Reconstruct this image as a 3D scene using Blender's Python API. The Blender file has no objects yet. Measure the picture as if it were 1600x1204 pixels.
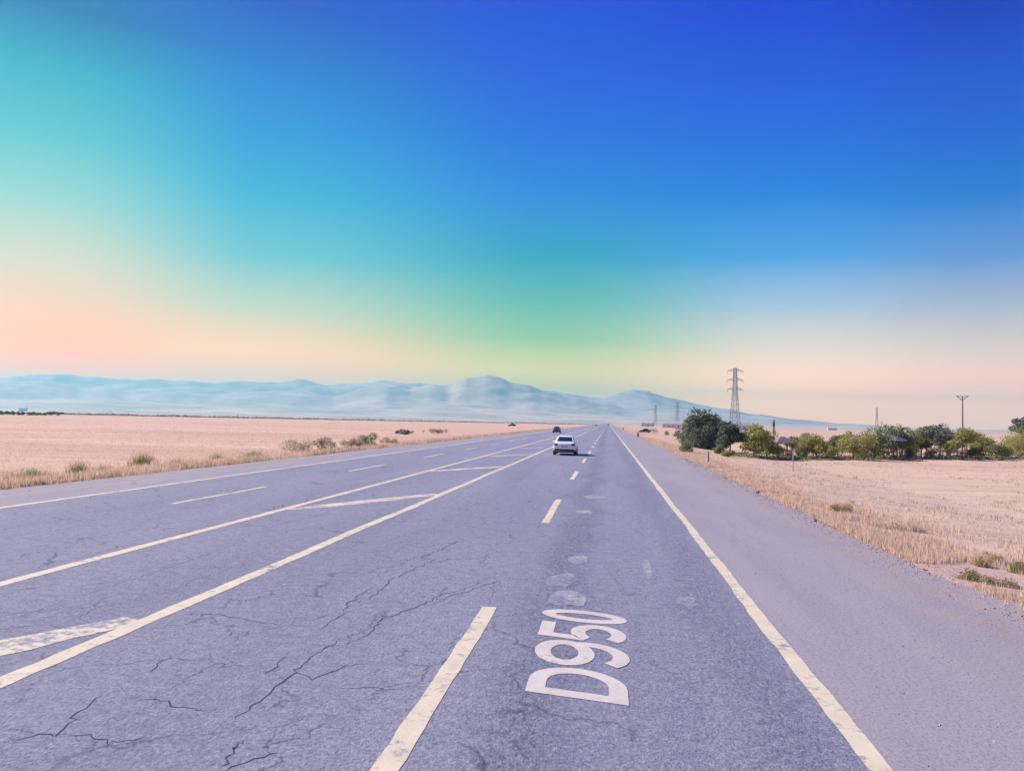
import bpy, math, random
import numpy as np
from mathutils import Vector, Matrix, noise

random.seed(7)
rng = np.random.default_rng(7)
R = math.radians
scene = bpy.context.scene
C = scene.collection

# ------------------------------------------------------------------ camera
F_PX = 1225.0            # focal length in pixels of the 1600 x 1204 photograph
EYE = 2.5                # camera height above the road
VPX, VPY, TILT = 950.0, 661.0, 0.022   # where the road vanishes, slope of the horizon
_yc = Vector(((VPX - 800) / F_PX, -(VPY - 602) / F_PX, -1)).normalized()
_d = Vector((1, -TILT, 0))
_xc = (_d - _d.dot(_yc) * _yc).normalized()
_zc = _xc.cross(_yc)
ROT = Matrix((_xc, _yc, _zc))        # camera -> world (rows are the world axes seen by the camera)
cam_data = bpy.data.cameras.new('camera')
cam_data.sensor_width = 36.0
cam_data.lens = 36.0 * F_PX / 1600.0
cam_data.clip_start = 0.05
cam_data.clip_end = 60000
cam = bpy.data.objects.new('camera', cam_data)
C.objects.link(cam)
cam.matrix_world = Matrix.Translation((0, 0, EYE)) @ ROT.to_4x4()
scene.camera = cam

def ray(px, py):
    return (ROT @ Vector(((px - 800) / F_PX, -(py - 602) / F_PX, -1))).normalized()
def at(px, py, z=0.0):
    """point of the ground plane at height z below a pixel of the photograph"""
    d = ray(px, py)
    t = (z - EYE) / d.z
    return Vector((d.x * t, d.y * t, z))
def col(px, dist, z=0.0):
    """ground point at a given distance along the road, in the direction of a column"""
    d = ray(px, VPY + TILT * (px - VPX))
    return Vector((d.x / d.y * dist, dist, z))
def hor(px):
    return VPY + TILT * (px - VPX)

# ------------------------------------------------------------------ light, sky, exposure
EXPO = 0.92
SUN_EL, SUN_AZ = R(37), R(-68)          # azimuth measured from +Y towards +X
sun_dir = Vector((math.sin(SUN_AZ) * math.cos(SUN_EL), math.cos(SUN_AZ) * math.cos(SUN_EL), math.sin(SUN_EL)))
sun_data = bpy.data.lights.new('sun', 'SUN')
sun_data.energy = 4.0
sun_data.angle = R(0.55)
sun_data.color = (1.0, 0.89, 0.76)
sun = bpy.data.objects.new('sun', sun_data)
C.objects.link(sun)
sun.rotation_euler = (-sun_dir).to_track_quat('-Z', 'Y').to_euler()
sun.location = (-60, 20, 80)

vs = scene.view_settings
scene.display_settings.display_device = 'sRGB'
vs.view_transform = 'Standard'
vs.look = 'None'
vs.exposure = EXPO
vs.gamma = 1.0
vs.use_curve_mapping = False
scene.render.engine = 'CYCLES'
cy = scene.cycles
cy.use_denoising = True
cy.max_bounces = 6
cy.diffuse_bounces = 2
cy.glossy_bounces = 2
cy.transmission_bounces = 4
cy.transparent_max_bounces = 8
cy.volume_bounces = 1
cy.sample_clamp_indirect = 6

world = bpy.data.worlds.new('World')
scene.world = world
world.use_nodes = True
wt = world.node_tree
wt.nodes.clear()

def lin(c):
    r = []
    for v in c:
        v = v / 255.0
        r.append(v / 12.92 if v <= 0.04045 else ((v + 0.055) / 1.055) ** 2.4)
    return r

def build_world():
    N, L = wt.nodes, wt.links
    out = N.new('ShaderNodeOutputWorld')
    bg = N.new('ShaderNodeBackground')
    STR = 0.1
    bg.inputs['Strength'].default_value = STR
    sky = N.new('ShaderNodeTexSky')
    sky.sky_type = 'NISHITA'
    sky.sun_disc = False
    sky.sun_elevation = SUN_EL
    sky.sun_rotation = SUN_AZ
    sky.altitude = 1500
    sky.air_density = 1.2
    sky.dust_density = 1.5
    sky.ozone_density = 3.0
    tc = N.new('ShaderNodeTexCoord')
    sep = N.new('ShaderNodeSeparateXYZ')
    L.new(tc.outputs['Generated'], sep.inputs[0])
    def math_(op, a, b=None):
        m = N.new('ShaderNodeMath'); m.operation = op
        for i, s in enumerate((a, b)):
            if s is None: continue
            if isinstance(s, (int, float)): m.inputs[i].default_value = s
            else: L.new(s, m.inputs[i])
        return m.outputs[0]
    # cosine of the azimuth away from the sun
    hx = math.sin(SUN_AZ); hy = math.cos(SUN_AZ)
    dot = math_('ADD', math_('MULTIPLY', sep.outputs[0], hx), math_('MULTIPLY', sep.outputs[1], hy))
    ln = math_('SQRT', math_('ADD', math_('MULTIPLY', sep.outputs[0], sep.outputs[0]), math_('ADD', math_('MULTIPLY', sep.outputs[1], sep.outputs[1]), 1e-5)))
    a = math_('DIVIDE', dot, ln)
    k = 1.0 / (STR * 2 ** EXPO)
    # elevation colour ramps of the clear sky at five azimuths, from the sun side to the far side
    tabs = SKY_TABS
    stations = []
    for px, tab in tabs:
        rmp = N.new('ShaderNodeValToRGB')
        cr = rmp.color_ramp
        cr.interpolation = 'B_SPLINE' if False else 'LINEAR'
        pts = []
        for py, c in tab:
            z = ray(px, py).z if py > -900 else 0.97
            pts.append((max(0.0, min(1.0, z)), c))
        pts.sort(key=lambda p: p[0])
        while len(cr.elements) < len(pts): cr.elements.new(0.5)
        for e, (z, c) in zip(cr.elements, pts):
            e.position = z
        for e, (z, c) in zip(cr.elements, pts):
            e.color = (c[0], c[1], c[2], 1)
        L.new(sep.outputs[2], rmp.inputs[0])
        d = ray(px, hor(px))
        stations.append((d.x * hx + d.y * hy, rmp.outputs[0]))
    cur = stations[0][1]
    for (a0, _), (a1, o1) in zip(stations, stations[1:]):
        mr = N.new('ShaderNodeMapRange'); mr.interpolation_type = 'SMOOTHSTEP'
        L.new(a, mr.inputs['Value'])
        mr.inputs['From Min'].default_value = a0
        mr.inputs['From Max'].default_value = a1
        mx = N.new('ShaderNodeMix'); mx.data_type = 'RGBA'
        L.new(mr.outputs[0], mx.inputs['Factor'])
        L.new(cur, mx.inputs['A']); L.new(o1, mx.inputs['B'])
        cur = mx.outputs['Result']
    sc = N.new('ShaderNodeMix'); sc.data_type = 'RGBA'; sc.blend_type = 'MULTIPLY'
    sc.inputs['Factor'].default_value = 1.0
    L.new(cur, sc.inputs['A']); sc.inputs['B'].default_value = (k, k, k, 1)
    fin = N.new('ShaderNodeMix'); fin.data_type = 'RGBA'
    fin.inputs['Factor'].default_value = 0.975
    L.new(sky.outputs[0], fin.inputs['A']); L.new(sc.outputs['Result'], fin.inputs['B'])
    L.new(fin.outputs['Result'], bg.inputs['Color'])
    L.new(bg.outputs[0], out.inputs['Surface'])

SKY_TABS = [   # (bearing, [(height, linear colour), ...]) of the clear sky
    (40, [(-999, (0.0, 0.0267, 0.4697)), (-300, (0.0, 0.042, 0.5324)), (0, (0.0, 0.1513, 0.3998)), (100, (0.0189, 0.3997, 0.5052)), (200, (0.0958, 0.5213, 0.5561)), (300, (0.3244, 0.6449, 0.5501)), (400, (0.8212, 0.6991, 0.4513)), (460, (1.1935, 0.6357, 0.3296)), (560, (1.9847, 0.4546, 0.0)), (650, (1.9847, 0.4146, 0.0))]),
    (400, [(-999, (0.0, 0.0185, 0.5079)), (-300, (0.0, 0.0185, 0.5727)), (0, (0.0, 0.0627, 0.555)), (100, (0.0, 0.1707, 0.5888)), (200, (0.0, 0.2741, 0.6549)), (300, (0.0171, 0.4132, 0.6498)), (400, (0.1569, 0.5546, 0.5864)), (480, (0.6708, 0.7098, 0.447)), (550, (1.6304, 0.765, 0.2488)), (650, (1.6304, 0.6653, 0.2418))]),
    (850, [(-999, (0.0, 0.0226, 0.523)), (-300, (0.0, 0.0226, 0.6186)), (0, (0.0, 0.0448, 0.703)), (100, (0.0, 0.0765, 0.7128)), (200, (0.0, 0.1261, 0.7377)), (300, (0.0, 0.216, 0.7274)), (400, (0.0, 0.3548, 0.511)), (470, (0.1125, 0.5085, 0.3735)), (530, (0.3661, 0.6759, 0.2446)), (580, (1.1926, 0.909, 0.1684)), (650, (1.1926, 0.8471, 0.1684))]),
    (1250, [(-999, (0.0, 0.014, 0.5206)), (-300, (0.0, 0.014, 0.5833)), (0, (0.0, 0.028, 0.6696)), (100, (0.0, 0.0673, 0.7114)), (200, (0.0, 0.1176, 0.7465)), (300, (0.0, 0.201, 0.7622)), (400, (0.0636, 0.3628, 0.8048)), (480, (0.4936, 0.6374, 0.7763)), (540, (1.1363, 0.8907, 0.6827)), (600, (2.218, 1.182, 0.598)), (632, (2.6, 1.2662, 0.539)), (660, (2.6, 1.1967, 0.5128))]),
    (1560, [(-999, (0.0, 0.0103, 0.4479)), (-300, (0.0, 0.0103, 0.4479)), (0, (0.0, 0.0201, 0.4979)), (100, (0.0, 0.0708, 0.6136)), (200, (0.0, 0.1092, 0.6684)), (300, (0.0, 0.1873, 0.6865)), (400, (0.1364, 0.3228, 0.7102)), (480, (0.5257, 0.5438, 0.6448)), (540, (1.0409, 0.7917, 0.624)), (600, (1.9717, 1.0095, 0.5825)), (632, (2.6, 1.3035, 0.5989)), (660, (2.6, 1.2639, 0.5989))]),
]
build_world()

# ------------------------------------------------------------------ materials
MATS = {}
class NT:
    def __init__(s, name):
        s.m = bpy.data.materials.new(name)
        s.m.use_nodes = True
        s.t = s.m.node_tree
        s.b = s.t.nodes['Principled BSDF']
        MATS[name] = s.m
    def n(s, kind, **kw):
        nd = s.t.nodes.new(kind)
        for k, v in kw.items(): setattr(nd, k, v)
        return nd
    def link(s, a, b): s.t.links.new(a, b)
    def setv(s, sock, v):
        if isinstance(v, bpy.types.NodeSocket): s.link(v, sock)
        elif isinstance(v, (tuple, list)) and len(v) == 3 and sock.type == 'RGBA': sock.default_value = (*v, 1)
        else: sock.default_value = v
    def pos(s, sx=1, sy=1, sz=1):
        g = s.n('ShaderNodeNewGeometry')
        mp = s.n('ShaderNodeMapping')
        mp.inputs['Scale'].default_value = (sx, sy, sz)
        s.link(g.outputs['Position'], mp.inputs[0])
        return mp.outputs[0]
    def noise(s, vec, scale, detail=4, rough=0.55):
        nd = s.n('ShaderNodeTexNoise')
        s.link(vec, nd.inputs['Vector'])
        nd.inputs['Scale'].default_value = scale
        nd.inputs['Detail'].default_value = detail
        nd.inputs['Roughness'].default_value = rough
        return nd.outputs['Fac']
    def voro(s, vec, scale, feature='F1'):
        nd = s.n('ShaderNodeTexVoronoi', feature=feature)
        s.link(vec, nd.inputs['Vector'])
        nd.inputs['Scale'].default_value = scale
        return nd.outputs['Distance']
    def rng(s, v, a, b, c=0.0, d=1.0):
        nd = s.n('ShaderNodeMapRange')
        s.link(v, nd.inputs['Value'])
        for k, x in zip(('From Min', 'From Max', 'To Min', 'To Max'), (a, b, c, d)): nd.inputs[k].default_value = x
        return nd.outputs[0]
    def mix(s, f, a, b, blend='MIX'):
        nd = s.n('ShaderNodeMix', data_type='RGBA', blend_type=blend)
        s.setv(nd.inputs['Factor'], f); s.setv(nd.inputs['A'], a); s.setv(nd.inputs['B'], b)
        return nd.outputs['Result']
    def math(s, op, a, b=0.0):
        nd = s.n('ShaderNodeMath', operation=op)
        s.setv(nd.inputs[0], a); s.setv(nd.inputs[1], b)
        return nd.outputs[0]
    def attr(s, name='tint'):
        nd = s.n('ShaderNodeAttribute'); nd.attribute_name = name
        return nd.outputs['Fac']
    def bump(s, h, strength=0.5, dist=0.02):
        nd = s.n('ShaderNodeBump')
        nd.inputs['Strength'].default_value = strength
        nd.inputs['Distance'].default_value = dist
        s.link(h, nd.inputs['Height'])
        s.link(nd.outputs[0], s.b.inputs['Normal'])
    def done(s, color, rough=0.8, metal=0.0, spec=None):
        s.setv(s.b.inputs['Base Color'], color)
        s.setv(s.b.inputs['Roughness'], rough)
        s.b.inputs['Metallic'].default_value = metal
        if spec is not None: s.b.inputs['Specular IOR Level'].default_value = spec
        return s.m

ASPH_A, ASPH_B = (0.182, 0.195, 0.268), (0.252, 0.260, 0.335)
def asphalt_color(n):
    """the shared look of the old bleached carriageway; returns colour socket and height socket"""
    p = n.pos()
    big = n.noise(n.pos(0.9, 0.12, 1), 0.5, 4)
    mid = n.noise(p, 2.3, 5, 0.6)
    c = n.mix(n.rng(big, 0.3, 0.7), ASPH_A, ASPH_B)
    c = n.mix(n.rng(mid, 0.35, 0.75, 0, 0.35), c, (0.30, 0.292, 0.365))
    # chips of stone: light and dark specks
    sp = n.noise(p, 24, 4, 0.75)
    c = n.mix(n.rng(sp, 0.52, 0.66, 0, 0.8), c, (0.40, 0.385, 0.46))
    c = n.mix(n.rng(sp, 0.46, 0.34, 0, 0.8), c, (0.10, 0.10, 0.155))
    mot = n.noise(p, 6.5, 4, 0.7)
    c = n.mix(n.rng(mot, 0.50, 0.36, 0, 0.40), c, (0.13, 0.135, 0.20))
    c = n.mix(n.rng(mot, 0.54, 0.68, 0, 0.45), c, (0.36, 0.35, 0.42))
    # ravelled strips where the binder has worn away (run with the wheel tracks)
    sx = n.n('ShaderNodeSeparateXYZ'); g = n.n('ShaderNodeNewGeometry')
    n.link(g.outputs['Position'], sx.inputs[0])
    X = sx.outputs[0]
    wob = n.math('ADD', X, n.rng(n.noise(n.pos(0.4, 0.25, 1), 1.0, 3), 0.3, 0.7, -0.35, 0.35))
    def strip(c0, w):
        d = n.math('ABSOLUTE', n.math('SUBTRACT', wob, c0))
        return n.rng(d, w, w * 0.25)
    trk = n.math('MAXIMUM', n.math('MULTIPLY', strip(-0.75, 0.6), 0.65), n.math('MAXIMUM', n.math('MULTIPLY', strip(1.35, 0.5), 0.45), n.math('MULTIPLY', strip(-3.9, 0.5), 0.2)))
    rough = n.noise(n.pos(1, 0.6, 1), 14, 4, 0.75)
    dark = n.math('MULTIPLY', trk, n.rng(rough, 0.46, 0.60, 0, 0.75))
    c = n.mix(dark, c, (0.070, 0.070, 0.125))
    c = n.mix(n.math('MULTIPLY', trk, 0.14), c, (0.11, 0.115, 0.18))
    # the hard shoulders are smoother, paler and dustier
    sh = n.math('MAXIMUM', n.rng(X, 1.95, 2.1), n.rng(X, -15.4, -15.6))
    shc = n.mix(n.rng(n.noise(n.pos(1.2, 0.15, 1), 0.8, 4), 0.3, 0.7), (0.265, 0.248, 0.290), (0.325, 0.295, 0.325))
    shc = n.mix(n.rng(sp, 0.52, 0.66, 0, 0.6), shc, (0.38, 0.34, 0.37))
    shc = n.mix(n.rng(sp, 0.46, 0.34, 0, 0.6), shc, (0.13, 0.12, 0.15))
    shc = n.mix(n.rng(mot, 0.55, 0.7, 0, 0.35), shc, (0.37, 0.31, 0.30))
    c = n.mix(sh, c, shc)
    dust = n.math('MULTIPLY', n.math('MAXIMUM', n.rng(wob, 3.3, 6.0), n.rng(wob, -17.0, -19.4)), n.rng(n.noise(p, 1.1, 5), 0.3, 0.65))
    c = n.mix(n.math('MULTIPLY', dust, 0.8), c, (0.36, 0.275, 0.25))
    # fine map cracking
    wv = n.n('ShaderNodeTexNoise'); n.link(p, wv.inputs['Vector']); wv.inputs['Scale'].default_value = 2.2; wv.inputs['Detail'].default_value = 5
    va = n.n('ShaderNodeVectorMath', operation='MULTIPLY_ADD'); n.link(wv.outputs['Color'], va.inputs[0]); va.inputs[1].default_value = (0.55, 0.55, 0.0); n.link(n.pos(0.9, 0.6, 0), va.inputs[2])
    e = n.voro(va.outputs[0], 0.9, 'DISTANCE_TO_EDGE')
    ck = n.math('MULTIPLY', n.math('MULTIPLY', n.rng(e, 0.011, 0.002), n.rng(n.noise(p, 0.7, 3), 0.38, 0.54)), n.rng(X, 1.9, -0.5, 0.0, 0.75))
    c = n.mix(ck, c, (0.075, 0.075, 0.12))
    h = n.math('ADD', n.math('MULTIPLY', sp, 1.0), n.math('MULTIPLY', rough, n.math('MULTIPLY', trk, 1.5)))
    h = n.math('MULTIPLY', h, n.math('SUBTRACT', 1.0, n.math('MULTIPLY', sh, 0.6)))
    return c, h

n = NT('asphalt'); c, h = asphalt_color(n); n.bump(h, 0.8, 0.03); n.done(c, 0.9, spec=0.25)

def paint(name, wear_lo, wear_hi, tint=(0.66, 0.58, 0.43)):
    n = NT(name)
    c, h = asphalt_color(n)
    p = n.pos()
    w = n.math('ADD', n.math('MULTIPLY', n.noise(p, 9, 6, 0.7), 0.6), n.math('MULTIPLY', n.noise(p, 1.4, 3), 0.4))
    f = n.rng(w, wear_lo, wear_hi)
    pc = n.mix(n.rng(n.noise(p, 3, 4), 0.35, 0.7), tint, tuple(x * 0.86 for x in tint))
    n.bump(h, 0.3, 0.015)
    n.done(n.mix(f, c, pc), 0.75, spec=0.3)
paint('line_paint', 0.38, 0.46)
paint('hatch_paint', 0.43, 0.52)
paint('letter_paint', 0.32, 0.44, (0.60, 0.545, 0.50))
paint('ghost_paint', 0.46, 0.68, (0.50, 0.46, 0.45))
n = NT('crack_shade'); n.done((0.065, 0.065, 0.10), 0.95, spec=0.1)  # dark colour stands in for the shade down inside the open cracks

# ground: dry stubble, dust and straw
n = NT('dry_field')
p = n.pos()
sx = n.n('ShaderNodeSeparateXYZ'); g = n.n('ShaderNodeNewGeometry'); n.link(g.outputs['Position'], sx.inputs[0])
str1 = n.noise(n.pos(0.012, 0.10, 1), 1.0, 5, 0.6)
str2 = n.noise(n.pos(0.05, 0.6, 1), 1.0, 4, 0.6)
fine = n.noise(p, 2.2, 6, 0.7)
c = n.mix(n.rng(str1, 0.35, 0.65), (0.53, 0.345, 0.245), (0.67, 0.465, 0.365))
c = n.mix(n.rng(str2, 0.42, 0.75, 0, 0.5), c, (0.36, 0.245, 0.19))
c = n.mix(n.rng(fine, 0.45, 0.75, 0, 0.45), c, (0.62, 0.44, 0.35))
right = n.rng(sx.outputs[0], 4, 12)
rc = n.mix(n.rng(str2, 0.38, 0.66), (0.60, 0.465, 0.355), (0.45, 0.365, 0.265))
rc = n.mix(n.rng(fine, 0.4, 0.8, 0, 0.5), rc, (0.64, 0.50, 0.41))
near = n.rng(sx.outputs[1], 90, 50)
c = n.mix(n.math('MULTIPLY', right, n.math('MULTIPLY', near, 0.85)), c, rc)
vd = n.math('MAXIMUM', n.math('MULTIPLY', n.rng(sx.outputs[0], 9.0, 6.5), n.rng(sx.outputs[0], 4, 5)), n.math('MULTIPLY', n.rng(sx.outputs[0], -21.5, -19.5), n.rng(sx.outputs[0], -16, -18)))
c = n.mix(n.math('MULTIPLY', vd, 0.7), c, (0.46, 0.32, 0.29))
n.bump(fine, 0.6, 0.12)
n.done(c, 0.95, spec=0.1)

def blade_mat(name, cols, trans=0.25):
    n = NT(name)
    t = n.attr()
    rmp = n.n('ShaderNodeValToRGB')
    n.link(t, rmp.inputs[0])
    while len(rmp.color_ramp.elements) < len(cols): rmp.color_ramp.elements.new(0.5)
    for i, (e, cc) in enumerate(zip(rmp.color_ramp.elements, cols)):
        e.position = i / (len(cols) - 1)
    for e, cc in zip(rmp.color_ramp.elements, cols): e.color = (*cc, 1)
    n.done(rmp.outputs[0], 0.75, spec=0.15)
    if trans:
        tr = n.n('ShaderNodeBsdfTranslucent'); n.link(rmp.outputs[0], tr.inputs[0])
        ms = n.n('ShaderNodeMixShader'); ms.inputs[0].default_value = trans
        out = n.t.nodes['Material Output']
        n.link(n.b.outputs[0], ms.inputs[1]); n.link(tr.outputs[0], ms.inputs[2])
        n.link(ms.outputs[0], out.inputs['Surface'])
blade_mat('straw', [(0.70, 0.50, 0.38), (0.76, 0.57, 0.44), (0.80, 0.62, 0.50), (0.68, 0.54, 0.36)], 0.4)
blade_mat('straw_olive', [(0.44, 0.36, 0.18), (0.56, 0.42, 0.27), (0.38, 0.33, 0.15), (0.62, 0.47, 0.34)], 0.4)
blade_mat('weed_green', [(0.24, 0.24, 0.09), (0.32, 0.31, 0.13), (0.40, 0.33, 0.19), (0.28, 0.28, 0.11)], 0.4)
blade_mat('scrub_grey', [(0.44, 0.40, 0.29), (0.55, 0.46, 0.35), (0.38, 0.37, 0.26), (0.60, 0.48, 0.38)], 0.45)
blade_mat('leaf_dark', [(0.07, 0.105, 0.07), (0.12, 0.16, 0.105), (0.18, 0.21, 0.16), (0.09, 0.13, 0.10)], 0.3)
blade_mat('leaf_grey', [(0.19, 0.22, 0.16), (0.25, 0.27, 0.21), (0.15, 0.18, 0.14), (0.30, 0.31, 0.23)], 0.35)
blade_mat('leaf_lime', [(0.35, 0.36, 0.11), (0.46, 0.44, 0.16), (0.29, 0.31, 0.11), (0.52, 0.47, 0.21)], 0.45)
blade_mat('leaf_mid', [(0.21, 0.24, 0.11), (0.29, 0.31, 0.15), (0.18, 0.21, 0.11), (0.34, 0.34, 0.18)], 0.4)
n = NT('bark'); n.bump(n.noise(n.pos(1, 1, 0.3), 14, 4), 0.6, 0.03)
n.done(n.mix(n.noise(n.pos(1, 1, .3), 9), (0.10, 0.075, 0.055), (0.20, 0.15, 0.12)), 0.9)

n = NT('mountain_rock')
p = n.pos(0.001, 0.001, 0.003)
c = n.mix(n.rng(n.noise(p, 2.2, 8, 0.6), 0.4, 0.62), (0.44, 0.36, 0.31), (0.70, 0.56, 0.47))
c = n.mix(n.rng(n.noise(p, 9, 6, 0.65), 0.45, 0.7, 0, 0.5), c, (0.40, 0.34, 0.29))
n.done(c, 0.95, spec=0.05)

def flat(name, colr, rough=0.6, metal=0.0, var=0.12, scale=3.0, spec=0.5):
    n = NT(name)
    f = n.noise(n.pos(), scale, 4)
    c = n.mix(n.rng(f, 0.3, 0.7), tuple(x * (1 - var) for x in colr), tuple(min(1, x * (1 + var)) for x in colr))
    n.done(c, rough, metal, spec)
flat('car_white', (0.84, 0.86, 0.84), 0.35, 0, 0.03)
flat('car_dark', (0.035, 0.04, 0.055), 0.35, 0, 0.05)
flat('car_blue', (0.02, 0.075, 0.14), 0.35, 0, 0.05)
flat('car_grey', (0.20, 0.21, 0.23), 0.35, 0, 0.05)
flat('car_glass', (0.03, 0.045, 0.06), 0.08, 0, 0.05)
flat('rubber', (0.02, 0.02, 0.022), 0.85)
flat('rim_metal', (0.35, 0.35, 0.37), 0.35, 0.8)
flat('black_plastic', (0.03, 0.03, 0.035), 0.6)
flat('tail_red', (0.10, 0.025, 0.03), 0.25)
flat('lamp_clear', (0.55, 0.57, 0.6), 0.15)
flat('plate_white', (0.45, 0.47, 0.5), 0.5)
flat('steel', (0.22, 0.24, 0.28), 0.6, 0.2, 0.1, 0.5)
flat('pole_concrete', (0.24, 0.23, 0.25), 0.85)
flat('roof_grey', (0.42, 0.38, 0.37), 0.75, 0, 0.2, 1.2)
flat('roof_blue', (0.40, 0.42, 0.44), 0.6, 0, 0.15, 1.2)
flat('roof_dark', (0.22, 0.17, 0.17), 0.7, 0, 0.2, 1.2)
flat('wood_brown', (0.20, 0.12, 0.085), 0.75, 0, 0.25, 4)
flat('wood_red', (0.24, 0.09, 0.06), 0.75, 0, 0.25, 4)
flat('wood_cream', (0.48, 0.40, 0.35), 0.75, 0, 0.15, 4)
flat('wall_white', (0.66, 0.62, 0.59), 0.9, 0, 0.08, 0.4)
flat('tile_red', (0.34, 0.17, 0.13), 0.85, 0, 0.2, 0.6)
flat('marker_dark', (0.10, 0.07, 0.065), 0.7, 0, 0.2, 6)
flat('marker_pale', (0.40, 0.36, 0.34), 0.8, 0, 0.15, 6)

# ------------------------------------------------------------------ mesh helpers
class MB:
    def __init__(s): s.v = []; s.f = []
    def add(s, vs_, fs):
        o = len(s.v); s.v += [tuple(x) for x in vs_]
        s.f += [tuple(i + o for i in f) for f in fs]; return s
    def box(s, c, size, rz=0.0):
        x, y, z = (k / 2 for k in size); cc, sn = math.cos(rz), math.sin(rz)
        vs_ = []
        for dz in (-z, z):
            for dx, dy in ((-x, -y), (x, -y), (x, y), (-x, y)):
                vs_.append((c[0] + dx * cc - dy * sn, c[1] + dx * sn + dy * cc, c[2] + dz))
        return s.add(vs_, [(3, 2, 1, 0), (4, 5, 6, 7), (0, 1, 5, 4), (1, 2, 6, 5), (2, 3, 7, 6), (3, 0, 4, 7)])
    def tube(s, p0, p1, r0, r1=None, k=6):
        r1 = r0 if r1 is None else r1
        p0, p1 = Vector(p0), Vector(p1); d = (p1 - p0).normalized()
        u = d.orthogonal().normalized(); w = d.cross(u)
        vs_ = []
        for p, r in ((p0, r0), (p1, r1)):
            for i in range(k):
                a = 2 * math.pi * i / k
                vs_.append(p + (u * math.cos(a) + w * math.sin(a)) * r)
        fs = [(i, (i + 1) % k, k + (i + 1) % k, k + i) for i in range(k)]
        fs += [tuple(range(k - 1, -1, -1)), tuple(range(k, 2 * k))]
        return s.add(vs_, fs)
    def build(s, name, mat, parent=None, smooth=False):
        me = bpy.data.meshes.new(name)
        me.from_pydata(s.v, [], s.f); me.update()
        if smooth:
            for p in me.polygons: p.use_smooth = True
        me.materials.append(MATS[mat])
        o = bpy.data.objects.new(name, me); C.objects.link(o)
        if parent: o.parent = parent
        return o

def tag(o, label=None, cat=None, group=None, kind=None):
    if label: o['label'] = label
    if cat: o['category'] = cat
    if group: o['group'] = group
    if kind: o['kind'] = kind
    return o
def empty(name, loc, rz=0.0):
    o = bpy.data.objects.new(name, None); C.objects.link(o)
    o.empty_display_size = 0.2
    o.location = loc; o.rotation_euler = (0, 0, rz); return o
def copy_tree(o, parent=None, swap=None):
    c = o.copy(); C.objects.link(c); c.parent = parent
    if swap and c.type == 'MESH' and c.data.materials and c.data.materials[0].name in swap:
        key = c.data.name + swap[c.data.materials[0].name]
        me = bpy.data.meshes.get(key)
        if me is None:
            me = c.data.copy(); me.name = key
            me.materials[0] = MATS[swap[o.data.materials[0].name]]
        c.data = me
    for ch in list(o.children): copy_tree(ch, c, swap)
    return c

def leaf_mesh(name, mat, P, A, B, T, parent=None, tri=False):
    """quads (or triangles) centred on P spanned by half-axes A, B with a tint value T each"""
    k = len(P)
    if tri: vv = np.stack([P - A, P + A, P + B], 1).reshape(-1, 3); m = 3
    else: vv = np.stack([P - A, P - B * 0.75 + A * 0.15, P + A, P + B * 0.75 - A * 0.1], 1).reshape(-1, 3); m = 4
    me = bpy.data.meshes.new(name)
    me.vertices.add(k * m); me.vertices.foreach_set('co', vv.astype(np.float32).ravel())
    me.loops.add(k * m); me.loops.foreach_set('vertex_index', np.arange(k * m, dtype=np.int32))
    me.polygons.add(k)
    me.polygons.foreach_set('loop_start', np.arange(0, k * m, m, dtype=np.int32))
    me.polygons.foreach_set('loop_total', np.full(k, m, dtype=np.int32))
    at_ = me.attributes.new('tint', 'FLOAT', 'FACE'); at_.data.foreach_set('value', T.astype(np.float32))
    me.update(); me.validate()
    me.materials.append(MATS[mat])
    o = bpy.data.objects.new(name, me); C.objects.link(o)
    if parent: o.parent = parent
    return o

# ------------------------------------------------------------------ ground and road
XL, XR = -19.0, 5.75           # edges of the asphalt
GX0, GX1, GY0, GY1 = -8400, 6200, -700, 9900
def ground_z(x, y):
    if XL - 0.3 < x < XR + 0.3: return -0.07
    if x >= XR: z = -0.07 - 0.93 * min(1, max(0, (x - XR - 0.3) / 11.0)) ** 1.0
    else: z = -0.07 - 0.20 * min(1, (XL - x) / 4.0)
    d = min(abs(x - XR), abs(x - XL))
    amp = min(1, d / 3.0)
    if abs(x) < 160 and y < 320:
        z += amp * (0.10 * noise.noise((x * 0.16, y * 0.16, 3)) + 0.04 * noise.noise((x * 0.7, y * 0.7, 8)))
    return z

def build_ground():
    xs = [GX0, -5000, -2500, -1200, -600, -300, -200, -140, -100, -75, -60, -50, -42, -36, -31, -28] + [-27 + 0.8 * i for i in range(10)]
    xs = [x for x in xs if x < XL - 0.3] + [XL - 0.3, XL + 0.5, -7, XR - 0.5, XR + 0.3]
    x = XR + 0.8
    while x < 24: xs.append(x); x += 0.7
    while x < 160: xs.append(x); x *= 1.12
    xs += [220, 300, 450, 700, 1200, 2200, 4000, GX1]
    ys = [GY0, -400, -200, -60, -20, 0]
    y = 2
    while y < 60: ys.append(y); y += 0.9
    while y < 320: ys.append(y); y *= 1.06
    ys += [360, 450, 600, 900, 1400, 2200, 3500, 5500, 8000, GY1]
    v = [(X, Y, ground_z(X, Y)) for Y in ys for X in xs]
    w = len(xs)
    f = [(j * w + i, j * w + i + 1, (j + 1) * w + i + 1, (j + 1) * w + i) for j in range(len(ys) - 1) for i in range(w - 1)]
    m = MB(); m.add(v, f)
    tag(m.build('ground', 'dry_field', smooth=True), kind='structure')
build_ground()

def stations(y0, y1, s0=0.35):
    ys = [y0]
    while ys[-1] < y1:
        ys.append(ys[-1] + max(s0, s0 * max(ys[-1], 0) / 16.0))
    ys[-1] = y1
    return ys

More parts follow.
